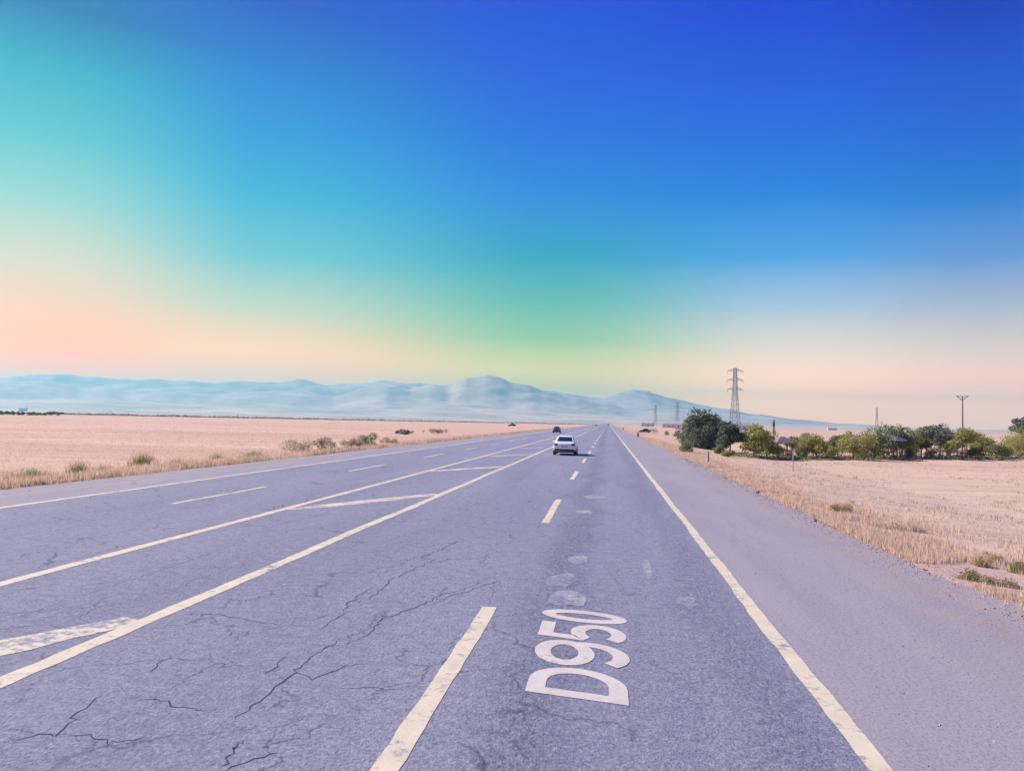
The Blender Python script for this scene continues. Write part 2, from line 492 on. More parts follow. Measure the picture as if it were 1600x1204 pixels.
def build_road():
    ys = stations(-60, 60, 0.35) + [65 * 1.08 ** i for i in range(60)]
    ys = [y for y in ys if y < 5200] + [5200]
    m = MB(); row = []
    for y in ys:
        jl = 0.16 * noise.noise((y * 0.45, 1.7, 0)) + 0.10 * noise.noise((y * 1.7, 4.1, 0))
        jr = 0.34 * noise.noise((y * 0.35, 7.7, 0)) + 0.22 * noise.noise((y * 1.9, 9.1, 0))
        row.append([(XL + jl - 0.06, y, -0.12), (XL + jl, y, -0.012), (XL + 1.0, y, 0.0), (-7.0, y, 0.0), (XR - 1.0, y, 0.0), (XR + jr, y, -0.012), (XR + jr + 0.06, y, -0.12)])
    w = 7
    m.add([p for r in row for p in r], [(j * w + i, j * w + i + 1, (j + 1) * w + i + 1, (j + 1) * w + i) for j in range(len(row) - 1) for i in range(w - 1)])
    o = m.build('road', 'asphalt')
    return tag(o, kind='structure')
road = build_road()

def ribbon(name, mat, pts, z=0.004, jit=0.012, parent=road, label=None):
    """flat painted strip along pts [(x, y, half_width)] with slightly uneven edges"""
    m = MB(); vs_ = []
    for i, (x, y, w) in enumerate(pts):
        a = pts[max(0, i - 1)]; b = pts[min(len(pts) - 1, i + 1)]
        dx, dy = b[0] - a[0], b[1] - a[1]; l = math.hypot(dx, dy) or 1
        nx, ny = dy / l, -dx / l
        for s in (-1, 1):
            ww = w + random.uniform(-jit, jit)
            vs_.append((x + s * nx * ww, y + s * ny * ww, z))
    m.add(vs_, [(2 * i, 2 * i + 1, 2 * i + 3, 2 * i + 2) for i in range(len(pts) - 1)])
    o = m.build(name, mat, parent)
    if label: o['label'] = label
    return o

X_EDGE_R, X_MED_R, X_MED_L, X_EDGE_L = 2.02, -5.5, -8.63, -15.38
X_DASH_R, X_DASH_L = -1.53, -11.97
def wander(x, y, k): return x + 0.035 * noise.noise((y * 0.22, k, 0)) * min(1, 40 / max(y, 1))
for nm, x, hw, lab in (('edge_line', X_EDGE_R, 0.092, 'solid white edge line along the right shoulder'),
                       ('median_line', X_MED_R, 0.112, 'solid white line on the near side of the hatched median'),
                       ('median_line', X_MED_L, 0.112, 'solid white line on the far side of the hatched median'),
                       ('edge_line', X_EDGE_L, 0.10, 'solid white edge line along the left shoulder')):
    ribbon(nm, 'line_paint', [(wander(x, y, x), y, hw) for y in stations(1.0, 1600, 0.3)], label=lab)
for i in range(34):
    y1 = 10.55 + 15.0 * i
    ribbon('lane_dash', 'line_paint', [(wander(X_DASH_R, y1 - 6 + k * 0.3, 5), y1 - 6 + k * 0.3, 0.10) for k in range(21)])
yL = at(272, 787).y
for i in range(-1, 30):
    y0 = yL + 15.0 * i
    ribbon('lane_dash', 'line_paint', [(wander(X_DASH_L, y0 + k * 0.3, 6), y0 + k * 0.3, 0.085) for k in range(21)])
for i in range(26):                                  # worn diagonals of the median
    y0 = 3.2 + 17.0 * i
    k = 14
    ribbon('hatch_stroke', 'hatch_paint', [(X_MED_L + 0.14 + (X_MED_R - X_MED_L - 0.28) * t / k, y0 + 5.8 * (t / k) ** 1.0, 0.27 * (0.75 + 0.5 * math.sin(math.pi * t / k))) for t in range(k + 1)], z=0.0035, jit=0.05)

def stroke(m, pts, hw, closed, put):
    """mitred band of half width hw along pts, mapped to the road by put()"""
    k = len(pts); vs_ = []
    for i in range(k):
        p = Vector(pts[i]); a = Vector(pts[i - 1]) if (closed or i) else None; b = Vector(pts[(i + 1) % k]) if (closed or i < k - 1) else None
        d0 = (p - a).normalized() if a is not None else (b - p).normalized()
        d1 = (b - p).normalized() if b is not None else d0
        n0 = Vector((d0.y, -d0.x)); n1 = Vector((d1.y, -d1.x)); nn = (n0 + n1).normalized()
        w = hw / max(0.55, nn.dot(n0))
        vs_ += [put(p - nn * w), put(p + nn * w)]
    seg = k if closed else k - 1
    m.add(vs_, [(2 * i, 2 * i + 1, (2 * i + 3) % (2 * k), (2 * i + 2) % (2 * k)) for i in range(seg)])

def letters():
    def arc(cx, cy_, rx, ry, a0, a1, k=16):
        return [(cx + rx * math.cos(R(a0 + (a1 - a0) * i / k)), cy_ + ry * math.sin(R(a0 + (a1 - a0) * i / k))) for i in range(k + 1)]
    g = 0.088
    for ch, ya, yb, xb, h in (('D', 7.16, 8.02, .225, .95), ('9', 8.07, 8.99, .27, 1.03), ('5', 9.04, 9.80, .29, 1.07), ('0', 9.87, 10.48, .28, 1.10)):
        w = yb - ya
        parts = {'D': [([(g, g), (g, h - g)] + arc(w * .45, h / 2, w * .55 - g, h / 2 - g, 90, -90), True)],
                 '9': [(arc(w * .5, h * .68, w * .5 - g, h * .32 - g, 0, 345, 24), True), (arc(w * .5, h * .40, w * .5 - g, h * .40 - g, 42, -140, 18), False)],
                 '5': [([(w - g * .6, h - g), (g * 1.5, h - g), (g * 1.2, h * .55)] + arc(w * .48, h * .34, w * .52 - g, h * .30 - g * .9, 128, -140, 18), False)],
                 '0': [(arc(w / 2, h / 2, w / 2 - g, h / 2 - g, 0, 345, 24), True)]}[ch]
        m = MB()
        for q, (pts, cl) in enumerate(parts):
            stroke(m, pts, g, cl, lambda p: (xb - p.y, ya + p.x + 0.22 * p.y, 0.0045 + 0.001 * q))
        o = m.build('road_letter', 'letter_paint', road)
        o['label'] = 'white painted character %s of the road number' % ch
letters()

def patch(px, py, wpx, hpx):
    """ghost of an old worn marking"""
    m = MB(); c = at(px, py); k = 14; vs_ = [(c.x, c.y, 0.003)]
    rx = wpx * c.y / F_PX / 2; ry = abs(at(px, py - hpx / 2).y - at(px, py + hpx / 2).y) / 2
    for i in range(k):
        a = 2 * math.pi * i / k; r = random.uniform(0.65, 1.15)
        vs_.append((c.x + rx * r * math.cos(a), c.y + ry * r * math.sin(a), 0.003))
    m.add(vs_, [(0, 1 + i, 1 + (i + 1) % k) for i in range(k)])
    m.build('worn_paint', 'ghost_paint', road)
for a in ((890, 934, 66, 26), (905, 875, 34, 16), (880, 905, 50, 22), (930, 776, 34, 7), (912, 800, 28, 8), (1011, 888, 14, 34), (1075, 940, 30, 20)): patch(*a)

CR = [[(825,835),(880,800),(935,750),(1000,700),(1050,665),(1080,630),(1130,600),(1180,565),(1215,540)],
      [(1050,660),(1120,685),(1180,660),(1240,640),(1300,635)],
      [(1130,510),(1170,490),(1215,465),(1240,420),(1280,390),(1350,350)],
      [(1230,570),(1300,540),(1340,500),(1370,470),(1440,445),(1500,425),(1550,400),(1600,360)],
      [(800,1005),(820,960),(850,930),(870,905)],
      [(0,915),(100,895),(160,890),(200,885),(240,850),(280,810),(330,760),(370,740)],
      [(240,882),(330,895),(400,910),(450,910),(520,890)],
      [(550,660),(570,630),(610,605)],
      [(670,455),(800,458),(870,470),(950,490),(1020,490)],
      [(0,485),(60,465),(200,420),(400,355),(600,290),(760,235),(860,200),(950,175)],
      [(520,755),(600,770),(660,795),(740,800)],
      [(800,1005),(900,970),(1000,950)],
      [(1490,270),(1530,240),(1580,225),(1640,190)],
      [(1200,720),(1330,720),(1440,725)],
      [(1240,420),(1320,400),(1400,330),(1470,300),(1560,255)],
      [(930,670),(990,645),(1020,605)]]
for line in CR:
    P = [at(x * 0.4375, 760 + y * 0.4375) for x, y in line]
    pts = []
    for a, b in zip(P, P[1:]):
        k = max(3, int((b - a).length / 0.10))
        for i in range(k):
            q = a.lerp(b, i / k)
            s = 0.035
            pts.append((q.x + random.uniform(-s, s), q.y + random.uniform(-s, s) * 1.3, 0.0))
    pts.append((P[-1].x, P[-1].y, 0))
    N_ = len(pts) - 1
    thin = 0.55 if line[0][0] == 0 and line[0][1] == 485 else 1.0
    pts = [(x, y, thin * (0.0015 + 0.0065 * abs(math.sin(math.pi * i / N_)) ** 0.5 * random.uniform(0.35, 1.2))) for i, (x, y, _) in enumerate(pts)]
    ribbon('crack', 'crack_shade', pts, z=0.0025, jit=0.002)

# ------------------------------------------------------------------ mountains
def interp(tab, x):
    if x <= tab[0][0]: return tab[0][1]
    for (a, b), (c_, d) in zip(tab, tab[1:]):
        if x <= c_:
            t = (x - a) / (c_ - a); t = t * t * (3 - 2 * t) * 0.5 + t * 0.5
            return b + (d - b) * t
    return tab[-1][1]
def ridge(name, D, W, tab, rough, seed):
    """mountain range: crest heights from the elevation seen along each bearing, slopes broken by ridged noise"""
    m = MB(); cols_ = 460; rows = 44; v = []
    for j in range(rows + 1):
        t = -1 + 2 * j / rows
        for i in range(cols_ + 1):
            px = -260 + (2140) * i / cols_
            d = ray(px, hor(px)); hd = Vector((d.x, d.y)).normalized()
            el = max(0.0, (hor(px) - interp(tab, px))) / F_PX
            dist = D / max(hd.y, 0.5) * 1.0 if False else D
            H = el * dist * math.cos(math.atan2(d.x, d.y))
            rr = dist + t * W
            x, y = hd.x * rr, hd.y * rr
            q = Vector((x / 620.0, y / 620.0, seed))
            rn = noise.ridged_multi_fractal(q, 0.85, 2.1, 6, 1.0, 2.0) - 1.0
            fall = max(0.0, 1 - abs(t)) ** 1.25
            z = H * fall * (1 + rough * rn * (0.45 + 1.1 * abs(t)) + 0.03 * noise.noise(q * 5.0))
            v.append((x, y, z - 4.0 if abs(t) > 0.99 else z))
    w = cols_ + 1
    m.add(v, [(j * w + i, j * w + i + 1, (j + 1) * w + i + 1, (j + 1) * w + i) for j in range(rows) for i in range(cols_)])
    return tag(m.build(name, 'mountain_rock', smooth=True), kind='structure')
ridge('mountain_range', 8100, 1400, [(-260, 580), (0, 581), (80, 580), (130, 586), (210, 591), (270, 591), (340, 594), (420, 596), (475, 592), (510, 598), (560, 597), (590, 593), (640, 599), (690, 602), (780, 606), (880, 614), (940, 619), (985, 611), (1010, 612), (1040, 620), (1075, 628), (1130, 638), (1180, 648), (1250, 656), (1320, 662), (1450, 669), (1600, 673), (1900, 680)], 0.18, 1.3)
ridge('mountain_range', 6600, 1300, [(-260, 590), (0, 594), (60, 593), (95, 597), (125, 604), (160, 602), (200, 611), (260, 611), (330, 613), (400, 606), (450, 609), (520, 618), (570, 606), (605, 598), (640, 604), (672, 600), (700, 605), (728, 593), (760, 590), (775, 592), (800, 599), (825, 601), (850, 609), (890, 622), (940, 630), (1000, 640), (1060, 640), (1120, 645), (1200, 652), (1270, 662), (1320, 664), (1420, 668), (1900, 682)], 0.22, 7.1)
ridge('foothills', 4900, 1100, [(-260, 618), (0, 620), (100, 622), (200, 626), (300, 630), (420, 636), (540, 640), (640, 637), (720, 632), (800, 637), (880, 645), (960, 650), (1060, 655), (1160, 660), (1300, 664), (1500, 670), (1900, 680)], 0.35, 12.7)

# ------------------------------------------------------------------ grasses (nobody could count them)
def grass(name, label, mat, X, Y, h0, h1, blades, spread, wid, lean=0.35):
    k = len(X)
    Z = np.array([ground_z(float(a), float(b)) for a, b in zip(X, Y)])
    X = np.repeat(X, blades); Y = np.repeat(Y, blades); Z = np.repeat(Z, blades)
    n_ = len(X)
    P = np.stack([X + rng.normal(0, spread, n_), Y + rng.normal(0, spread, n_), Z - 0.01], 1)
    H = np.repeat(rng.uniform(h0, h1, k), blades) * rng.uniform(0.5, 1.15, n_)
    th = rng.uniform(0, 2 * np.pi, n_)
    A = np.stack([np.cos(th), np.sin(th), np.zeros(n_)], 1) * (wid * rng.uniform(0.6, 1.4, n_) * (1 + Y / 45.0))[:, None]
    ph = rng.uniform(0, 2 * np.pi, n_); le = rng.uniform(0, lean, n_) * H
    B = np.stack([np.cos(ph) * le, np.sin(ph) * le, H], 1)
    T = np.clip(np.repeat(rng.uniform(0, 1, k), blades) + rng.normal(0, 0.15, n_), 0, 1)
    return tag(leaf_mesh(name, mat, P, A, B, T, tri=True), label, 'grass', kind='stuff')

def ysample(k, y0, y1, pw=1.0):
    u = rng.uniform(0, 1, k)
    return y0 * (y1 / y0) ** u
# right verge, patchy
def patchy(X, Y, s, thr, seed):
    keep = np.array([noise.noise((float(a) * s, float(b) * s * 0.6, seed)) > thr for a, b in zip(X, Y)])
    return X[keep], Y[keep]
Y = ysample(16000, 7, 150); X = XR + 0.1 + np.abs(rng.normal(0, 1.0, len(Y))) * 1.6
X, Y = patchy(X, Y, 0.5, -0.22, 2.0)
grass('dry_grass', 'straw-coloured dry grass along the right road edge', 'straw', X, Y, 0.06, 0.24, 7, 0.07, 0.007)
Y = ysample(9000, 9, 130); X = XR + 1.5 + rng.uniform(0, 1, len(Y)) ** 1.2 * (Y * 0.55 + 4)
X, Y = patchy(X, Y, 0.22, -0.15, 5.0)
grass('dry_grass', 'low dry stubble covering the field on the right', 'straw', X, Y, 0.04, 0.15, 6, 0.12, 0.008)
Y = ysample(3000, 8, 120); X = XR + 1.0 + rng.uniform(0, 1, len(Y)) * (Y * 0.4 + 4)
X, Y = patchy(X, Y, 0.16, 0.08, 9.0)
grass('olive_grass', 'olive-tinged tufts scattered over the field on the right', 'straw_olive', X, Y, 0.06, 0.22, 7, 0.12, 0.008)
# left verge
Y = ysample(15000, 16, 330); X = XL - 0.1 - np.abs(rng.normal(0, 1, len(Y))) * 2.0
grass('dry_grass', 'tall straw-coloured grass along the left road edge', 'straw', X, Y, 0.12, 0.45, 7, 0.10, 0.009)
Y = ysample(4200, 16, 260); X = XL - 0.1 - np.abs(rng.normal(0, 1, len(Y))) * 1.0
X, Y = patchy(X, Y, 0.3, 0.0, 4.0)
grass('olive_grass', 'olive green weeds fringing the left road edge', 'straw_olive', X, Y, 0.12, 0.42, 8, 0.12, 0.010)
Y = ysample(13000, 18, 240); X = XL - 2 - rng.uniform(0, 1, len(Y)) * (Y * 0.7)
grass('dry_grass', 'pinkish stubble covering the field on the left', 'straw', X, Y, 0.04, 0.16, 6, 0.15, 0.009)

def gravel(name, label, X, Y, s0, s1, zoff):
    k = len(X)
    t = np.array([[0, 0, 1.0], [0.94, 0, -0.33], [-0.47, 0.82, -0.33], [-0.47, -0.82, -0.33]])
    sz = rng.uniform(s0, s1, k) * (1 + Y / 60.0); ang = rng.uniform(0, 6.28, k)
    V = np.repeat(t[None], k, 0) + rng.normal(0, 0.25, (k, 4, 3))
    c_, s_ = np.cos(ang)[:, None], np.sin(ang)[:, None]
    W = np.stack([V[..., 0] * c_ - V[..., 1] * s_, V[..., 0] * s_ + V[..., 1] * c_, V[..., 2] * 0.6], -1) * sz[:, None, None]
    Z = np.array([max(ground_z(float(a), float(b)), -0.012 if a < XR else -9) for a, b in zip(X, Y)])
    W += np.stack([X, Y, Z + sz * 0.15 + zoff], 1)[:, None, :]
    f = (np.array([[0, 1, 2], [0, 2, 3], [0, 3, 1], [1, 3, 2]])[None] + 4 * np.arange(k)[:, None, None]).reshape(-1, 3)
    me = bpy.data.meshes.new(name); me.from_pydata(W.reshape(-1, 3).tolist(), [], f.tolist()); me.update()
    me.materials.append(MATS['gravel_stone'])
    o = bpy.data.objects.new(name, me); C.objects.link(o)
    return tag(o, label, 'gravel', kind='stuff')
flat('gravel_stone', (0.36, 0.29, 0.28), 0.9, 0, 0.45, 14, 0.2)
Y = ysample(9000, 4.5, 60); X = XR - 0.1 + rng.normal(0, 0.55, len(Y))
gravel('gravel', 'loose pinkish gravel along the right edge of the asphalt', X, Y, 0.006, 0.022, 0.0)
Y = ysample(1500, 4.5, 40); X = rng.uniform(2.4, 5.4, len(Y))
gravel('gravel', 'scattered small stones lying on the right shoulder', X, Y, 0.004, 0.012, 0.012)

# ------------------------------------------------------------------ shrubs, weeds and trees
def leaf_cloud(lobes, count, size, flatness=0.0):
    """leaves spread through a set of ellipsoid lobes, denser towards their skin, with gaps"""
    vol = np.array([l[3] * l[4] * l[5] for l in lobes]); pr = vol ** 0.8; pr /= pr.sum()
    idx = rng.choice(len(lobes), count, p=pr)
    Lb = np.array(lobes)[idx]
    d = rng.normal(0, 1, (count, 3)); d /= np.linalg.norm(d, axis=1)[:, None]
    r = rng.uniform(0.25, 1.0, count) ** 0.55 * (1 + rng.normal(0, 0.07, count))
    P = Lb[:, :3] + d * r[:, None] * Lb[:, 3:6]
    a = rng.normal(0, 1, (count, 3)); a /= np.linalg.norm(a, axis=1)[:, None]
    b = np.cross(a, rng.normal(0, 1, (count, 3))); b /= np.linalg.norm(b, axis=1)[:, None]
    s = size * rng.uniform(0.55, 1.35, count)
    lobe_t = rng.uniform(0, 1, len(lobes))
    T = np.clip(lobe_t[idx] * 0.6 + 0.2 + rng.normal(0, 0.18, count), 0, 1)
    return P, a * s[:, None], b * s[:, None] * 0.8, T

def make_lobes(rx, ry, z0, z1, k, lr, bumpy=1.0):
    out = []
    zc, rz = (z0 + z1) / 2, (z1 - z0) / 2
    for i in range(k):
        d = Vector((random.gauss(0, 1), random.gauss(0, 1), random.gauss(0, 1))).normalized()
        f = random.uniform(0.25, 0.85) * bumpy
        r = lr * random.uniform(0.6, 1.25)
        out.append((d.x * rx * f, d.y * ry * f, zc + d.z * rz * f, r, r, r * random.uniform(0.6, 0.95)))
    return out

def tree(label, loc, width, height, mat, leaves, leaf, cat='tree', group=None, trunk_h=0.28, depth=None, lobes=None, name='tree', kk=14, trunk_r=None):
    root = empty(name, loc, random.uniform(0, 6.28) if lobes is None else 0)
    z0 = height * trunk_h
    lb = lobes or make_lobes(width / 2, (depth or width) / 2, z0, height, kk, width * 0.20)
    tr = trunk_r or height * 0.022
    m = MB()
    bend = Vector((random.uniform(-.06, .06) * height, random.uniform(-.06, .06) * height, 0))
    top = Vector((0, 0, z0 + (height - z0) * 0.35)) + bend
    mid = Vector((0, 0, z0 * 0.6)) + bend * 0.3
    m.tube((0, 0, -0.15), mid, tr * 1.25, tr * 0.95, 8); m.tube(mid, top, tr * 0.95, tr * 0.5, 8)
    m.build('trunk', 'bark', root)
    for i, l in enumerate(lb[:7]):
        lm = MB(); s = mid.lerp(top, random.uniform(0.3, 1.0)); e = Vector(l[:3])
        k2 = s.lerp(e, 0.55) + Vector((0, 0, -0.04 * height))
        lm.tube(s, k2, tr * 0.42, tr * 0.28, 5); lm.tube(k2, e, tr * 0.28, tr * 0.1, 5)
        lm.build('limb', 'bark', root)
    P, A, B, T = leaf_cloud(lb, leaves, leaf)
    leaf_mesh('crown', mat, P, A, B, T, root)
    return tag(root, label, cat, group)

def shrub(label, loc, width, height, mat, leaves, leaf, group=None, name='shrub', cat='shrub', depth=None):
    root = empty(name, loc, 0)
    lb = make_lobes(width / 2, (depth or width) / 2, height * 0.05, height, 9 if width < 4 else 26, min(width, height * 1.6) * 0.24)
    P, A, B, T = leaf_cloud(lb, leaves, leaf)
    P[:, 2] = np.abs(P[:, 2]) * 0.97
    leaf_mesh('foliage', mat, P, A, B, T, root)
    m = MB()
    for i in range(6):
        l = lb[i]; m.tube((l[0] * 0.15, l[1] * 0.15, -0.05), l[:3], 0.02, 0.008, 5)
    m.build('stem', 'bark', root)
    return tag(root, label, cat, group)

def weed(label, loc, width, height, mat, blades=70, group='weeds at the road edges'):
    root = empty('weed_plant', loc, 0)
    k = blades * 3
    th = rng.uniform(0, 2 * np.pi, k); rr = rng.uniform(0, 1, k) ** 0.7 * width / 2
    P = np.stack([np.cos(th) * rr * 0.75, np.sin(th) * rr * 0.75, np.full(k, -0.01)], 1)
    H = height * rng.uniform(0.45, 1.05, k)
    t2 = rng.uniform(0, 2 * np.pi, k)
    A = np.stack([np.cos(t2), np.sin(t2), np.zeros(k)], 1) * 0.0075 * max(1, height / 0.4)
    ln_ = H * rng.uniform(0, 0.45, k); t3 = rng.uniform(0, 2 * np.pi, k)
    B = np.stack([np.cos(t3) * ln_, np.sin(t3) * ln_, H * (1 - 0.6 * (rr / (width / 2)) ** 2)], 1)
    T = rng.uniform(0, 1, k)
    tag(leaf_mesh('blade_tuft', mat, P, A, B, T, root, tri=True), kind='stuff')
    lb = make_lobes(width / 2, width / 2, height * 0.1, height * 0.8, 5, width * 0.2)
    P, A, B, T = leaf_cloud(lb, blades * 3, 0.022)
    P[:, 2] = np.abs(P[:, 2])
    tag(leaf_mesh('leaf_tuft', mat, P, A, B, T, root), kind='stuff')
    return tag(root, label, 'weed', group)

def ground_at(px, py, guess=-0.1):
    z = guess
    for _ in range(6):
        p = at(px, py, z); z = ground_z(p.x, p.y)
    return Vector((p.x, p.y, z))

# weeds and shrubs of the left verge
for px, py, w, h, mat, lab in (
    (22, 757, 1.3, 0.55, 'weed_green', 'olive weed clump at the left road edge, nearest the left side of the photo'),
    (48, 753, 1.4, 0.70, 'weed_green', 'green weed clump, second from the left along the left road edge'),
    (75, 751, 0.8, 0.45, 'straw_olive', 'small straw-coloured weed beside the green clumps at the left road edge'),
    (124, 745, 1.6, 0.85, 'weed_green', 'pale green feathery weed clump on the left verge'),
    (160, 742, 1.0, 0.55, 'straw_olive', 'thin olive weed right of the feathery clump on the left verge'),
    (222, 730, 1.9, 0.95, 'weed_green', 'tallest green weed clump on the left verge'),
    (280, 729, 1.6, 0.55, 'straw_olive', 'low olive weed between the tallest clump and the grey shrubs'),
    (340, 722, 1.8, 0.65, 'weed_green', 'yellow green weed before the grey scrub on the left verge'),
    (396, 717, 2.0, 0.70, 'leaf_mid', 'dark green low weed at the asphalt edge left of the grey scrub')):
    weed(lab, ground_at(px, py), w, h, mat, 130)
for px, py, w, h, mat, lab in (
    (462, 709, 3.2, 1.35, 'scrub_grey', 'large grey green scrub bush on the left verge'),
    (505, 706, 3.0, 1.15, 'scrub_grey', 'dry grey scrub bush just right of the largest one'),
    (548, 702, 2.4, 0.90, 'scrub_grey', 'low straw-grey scrub bush, middle of the row on the left verge'),
    (578, 700, 2.6, 1.25, 'leaf_mid', 'darker green grey bush at the right end of the left scrub row'),
    (612, 696, 3.2, 0.9, 'scrub_grey', 'small faded bush farthest along the left verge'),
    (682, 677, 7.5, 0.9, 'scrub_grey', 'low wide bush out in the field beyond the left verge'),
    (635, 679, 5.0, 0.9, 'leaf_grey', 'small dull bush in the field left of the low wide one')):
    shrub(lab, ground_at(px, py), w, h, mat, 1500, 0.055 if w < 4 else 0.10, 'bushes on the left verge')
# weeds on the right verge
for px, py, w, h, mat, lab in (
    (1512, 905, 0.55, 0.16, 'weed_green', 'flat green weed on the right asphalt edge, nearest the road'),
    (1545, 911, 0.60, 0.15, 'weed_green', 'flat olive weed right of the green one at the right asphalt edge'),
    (1575, 916, 0.55, 0.13, 'straw_olive', 'brownish flat weed at the right asphalt edge by the frame'),
    (1532, 884, 0.45, 0.26, 'straw_olive', 'upright brown weed above the flat ones on the right verge'),
    (1556, 880, 0.50, 0.28, 'straw_olive', 'second upright brown weed on the right verge'),
    (1592, 895, 0.50, 0.30, 'weed_green', 'olive weed at the right border of the photo'),
    (1322, 800, 0.65, 0.42, 'straw_olive', 'dark brown bushy weed standing alone on the right verge'),
    (1304, 798, 0.5, 0.26, 'straw_olive', 'small weed left of the dark brown bushy one'),
    (1400, 828, 1.0, 0.26, 'scrub_grey', 'grey green low weed patch in the right verge grass'),
    (1430, 830, 0.9, 0.24, 'scrub_grey', 'faint grey weed right of the grey green patch')):
    weed(lab, ground_at(px, py), w, h, mat, 70)
for px, py, w, h, mat, lab in (
    (1072, 706, 2.2, 1.2, 'leaf_mid', 'green roundish shrub at the right road edge below the big tree'),
    (1124, 709, 2.0, 0.9, 'leaf_mid', 'small green shrub in front of the big dark tree'),
    (1137, 713, 1.6, 0.6, 'leaf_lime', 'low yellow green shrub right of the small one before the big tree'),
    (1022, 677, 4.0, 2.0, 'leaf_lime', 'yellow green bush beside the blue parked car'),
    (1040, 680, 3.0, 1.5, 'leaf_mid', 'dull olive bush between the blue parked car and the big tree'),
    (1056, 682, 3.5, 1.2, 'leaf_mid', 'low olive bush just left of the big dark tree')):
    shrub(lab, ground_at(px, py, -0.5), w, h, mat, 1500, 0.07, 'bushes on the right verge')

# trees by the picnic shelters
def tree_at(px, base_y, top_y, wpx, mat, label, leaves=5200, trunk_h=0.06, depth=None, leaf=None, kk=24, name='tree', back=0.3):
    p = ground_at(px, base_y, -1.0)
    q = p * ((p.y + back) / p.y); q.z = ground_z(q.x, q.y)
    sc_ = q.y / F_PX
    H = (EYE - q.z) + (hor(px) - top_y) * sc_
    W = wpx * sc_ * 1.22
    p = q
    return tree(label, p, W, H, mat, leaves, leaf or max(0.10, 0.032 * H), trunk_h=trunk_h, depth=depth, kk=kk, group='trees round the picnic shelters', name=name)
tree_at(1107, 702, 644, 68, 'leaf_dark', 'big dark bushy tree closest to the road on the right', 11000, 0.0, kk=34, leaf=0.16, back=0)
tree_at(1085, 698, 660, 42, 'leaf_grey', 'grey green tree on the left flank of the big dark tree', 4500, 0.05, kk=24, leaf=0.14, back=0)
tree_at(1140, 711, 652, 38, 'leaf_dark', 'dark tree leaning over the shaded hollow right of the big tree', 5500, 0.12, kk=20, leaf=0.14, back=1)
tree_at(1178, 715, 661, 46, 'leaf_lime', 'yellow green tree right of the big dark tree')
tree_at(1198, 716, 668, 36, 'leaf_lime', 'loose lime coloured tree left of the dark roofed shelter', 2600)
tree_at(1276, 717, 679, 44, 'leaf_lime', 'round yellow green tree standing alone between shelters', 4200, 0.10)
tree_at(1333, 717, 670, 48, 'leaf_lime', 'yellow green tree, left one of the wide pair', 3800)
tree_at(1366, 717, 666, 56, 'leaf_mid', 'mid green tree, right one of the wide pair', 4200)
tree_at(1402, 716, 663, 44, 'leaf_mid', 'green tree behind the blue grey shelter roof', 3200, 0.22)
tree_at(1446, 716, 663, 40, 'leaf_mid', 'green tree left of the concrete power pole', 4200, 0.18)
tree_at(1468, 717, 662, 34, 'leaf_grey', 'grey green tree with dark trunk between two shelters', 2800, 0.3)
tree_at(1503, 717, 668, 40, 'leaf_lime', 'yellow green tree below the concrete power pole', 3200, 0.3)
tree_at(1556, 717, 690, 26, 'leaf_mid', 'small dull tree before the brown shelter', 1800, 0.2)
tree_at(1250, 716, 676, 36, 'leaf_mid', 'dull green tree behind and right of the leftmost shelter', back=5)
tree_at(1308, 716, 676, 34, 'leaf_mid', 'dull green tree behind the gap left of the wide pair', back=6)
tree_at(1424, 716, 668, 40, 'leaf_lime', 'yellow green tree set back between the two grey shelters', back=6)
tree_at(1480, 716, 670, 40, 'leaf_mid', 'mid green tree set back left of the yellow green one below the power pole', back=6)
tree_at(1532, 716, 676, 40, 'leaf_lime', 'yellow green tree set back behind the brown shelter', back=6)
tree_at(1592, 714, 681, 62, 'leaf_lime', 'bright green tree over the white car at the right border', 4200, 0.3)
p = col(1600, 150, -1.0); tree('tall dark tree farther back at the right border', p, 6.0, 150 / F_PX * 58, 'leaf_grey', 3500, 0.22, trunk_h=0.2, group='trees round the picnic shelters')
for px, py, w, h, mat, lab in (
    (1252, 716, 2.2, 1.3, 'leaf_mid', 'low olive bush right of the leftmost shelter'),
    (1302, 716, 2.6, 1.5, 'leaf_lime', 'lime bush between the lone round tree and the wide pair'),
    (1216, 716, 2.4, 1.6, 'leaf_lime', 'lime bush just left of the leftmost shelter'),
    (1418, 716, 1.8, 1.4, 'leaf_mid', 'green bush between the blue grey and pale grey shelters'),
    (1456, 716.5, 2.0, 1.8, 'leaf_mid', 'dark green bush at the foot of the grey green tree'),
    (1520, 716.5, 2.0, 1.5, 'leaf_mid', 'green bush between the wide grey and brown shelters'),
    (1574, 716, 2.4, 1.7, 'leaf_lime', 'yellow green bush left of the white car at the border')):
    shrub(lab, ground_at(px, py, -1.0), w, h, mat, 1300, 0.075, 'bushes among the picnic shelters')
# long grass and weeds in the shade under the trees
Xs, Ys = [], []
for i in range(1500):
    q = at(random.uniform(1130, 1640), random.gauss(716.5, 1.2), -1.0); Xs.append(q.x); Ys.append(q.y)
grass('long_grass', 'dark green strip of weeds along the foot of the trees', 'leaf_mid', np.array(Xs), np.array(Ys), 0.15, 0.5, 8, 0.18, 0.012)

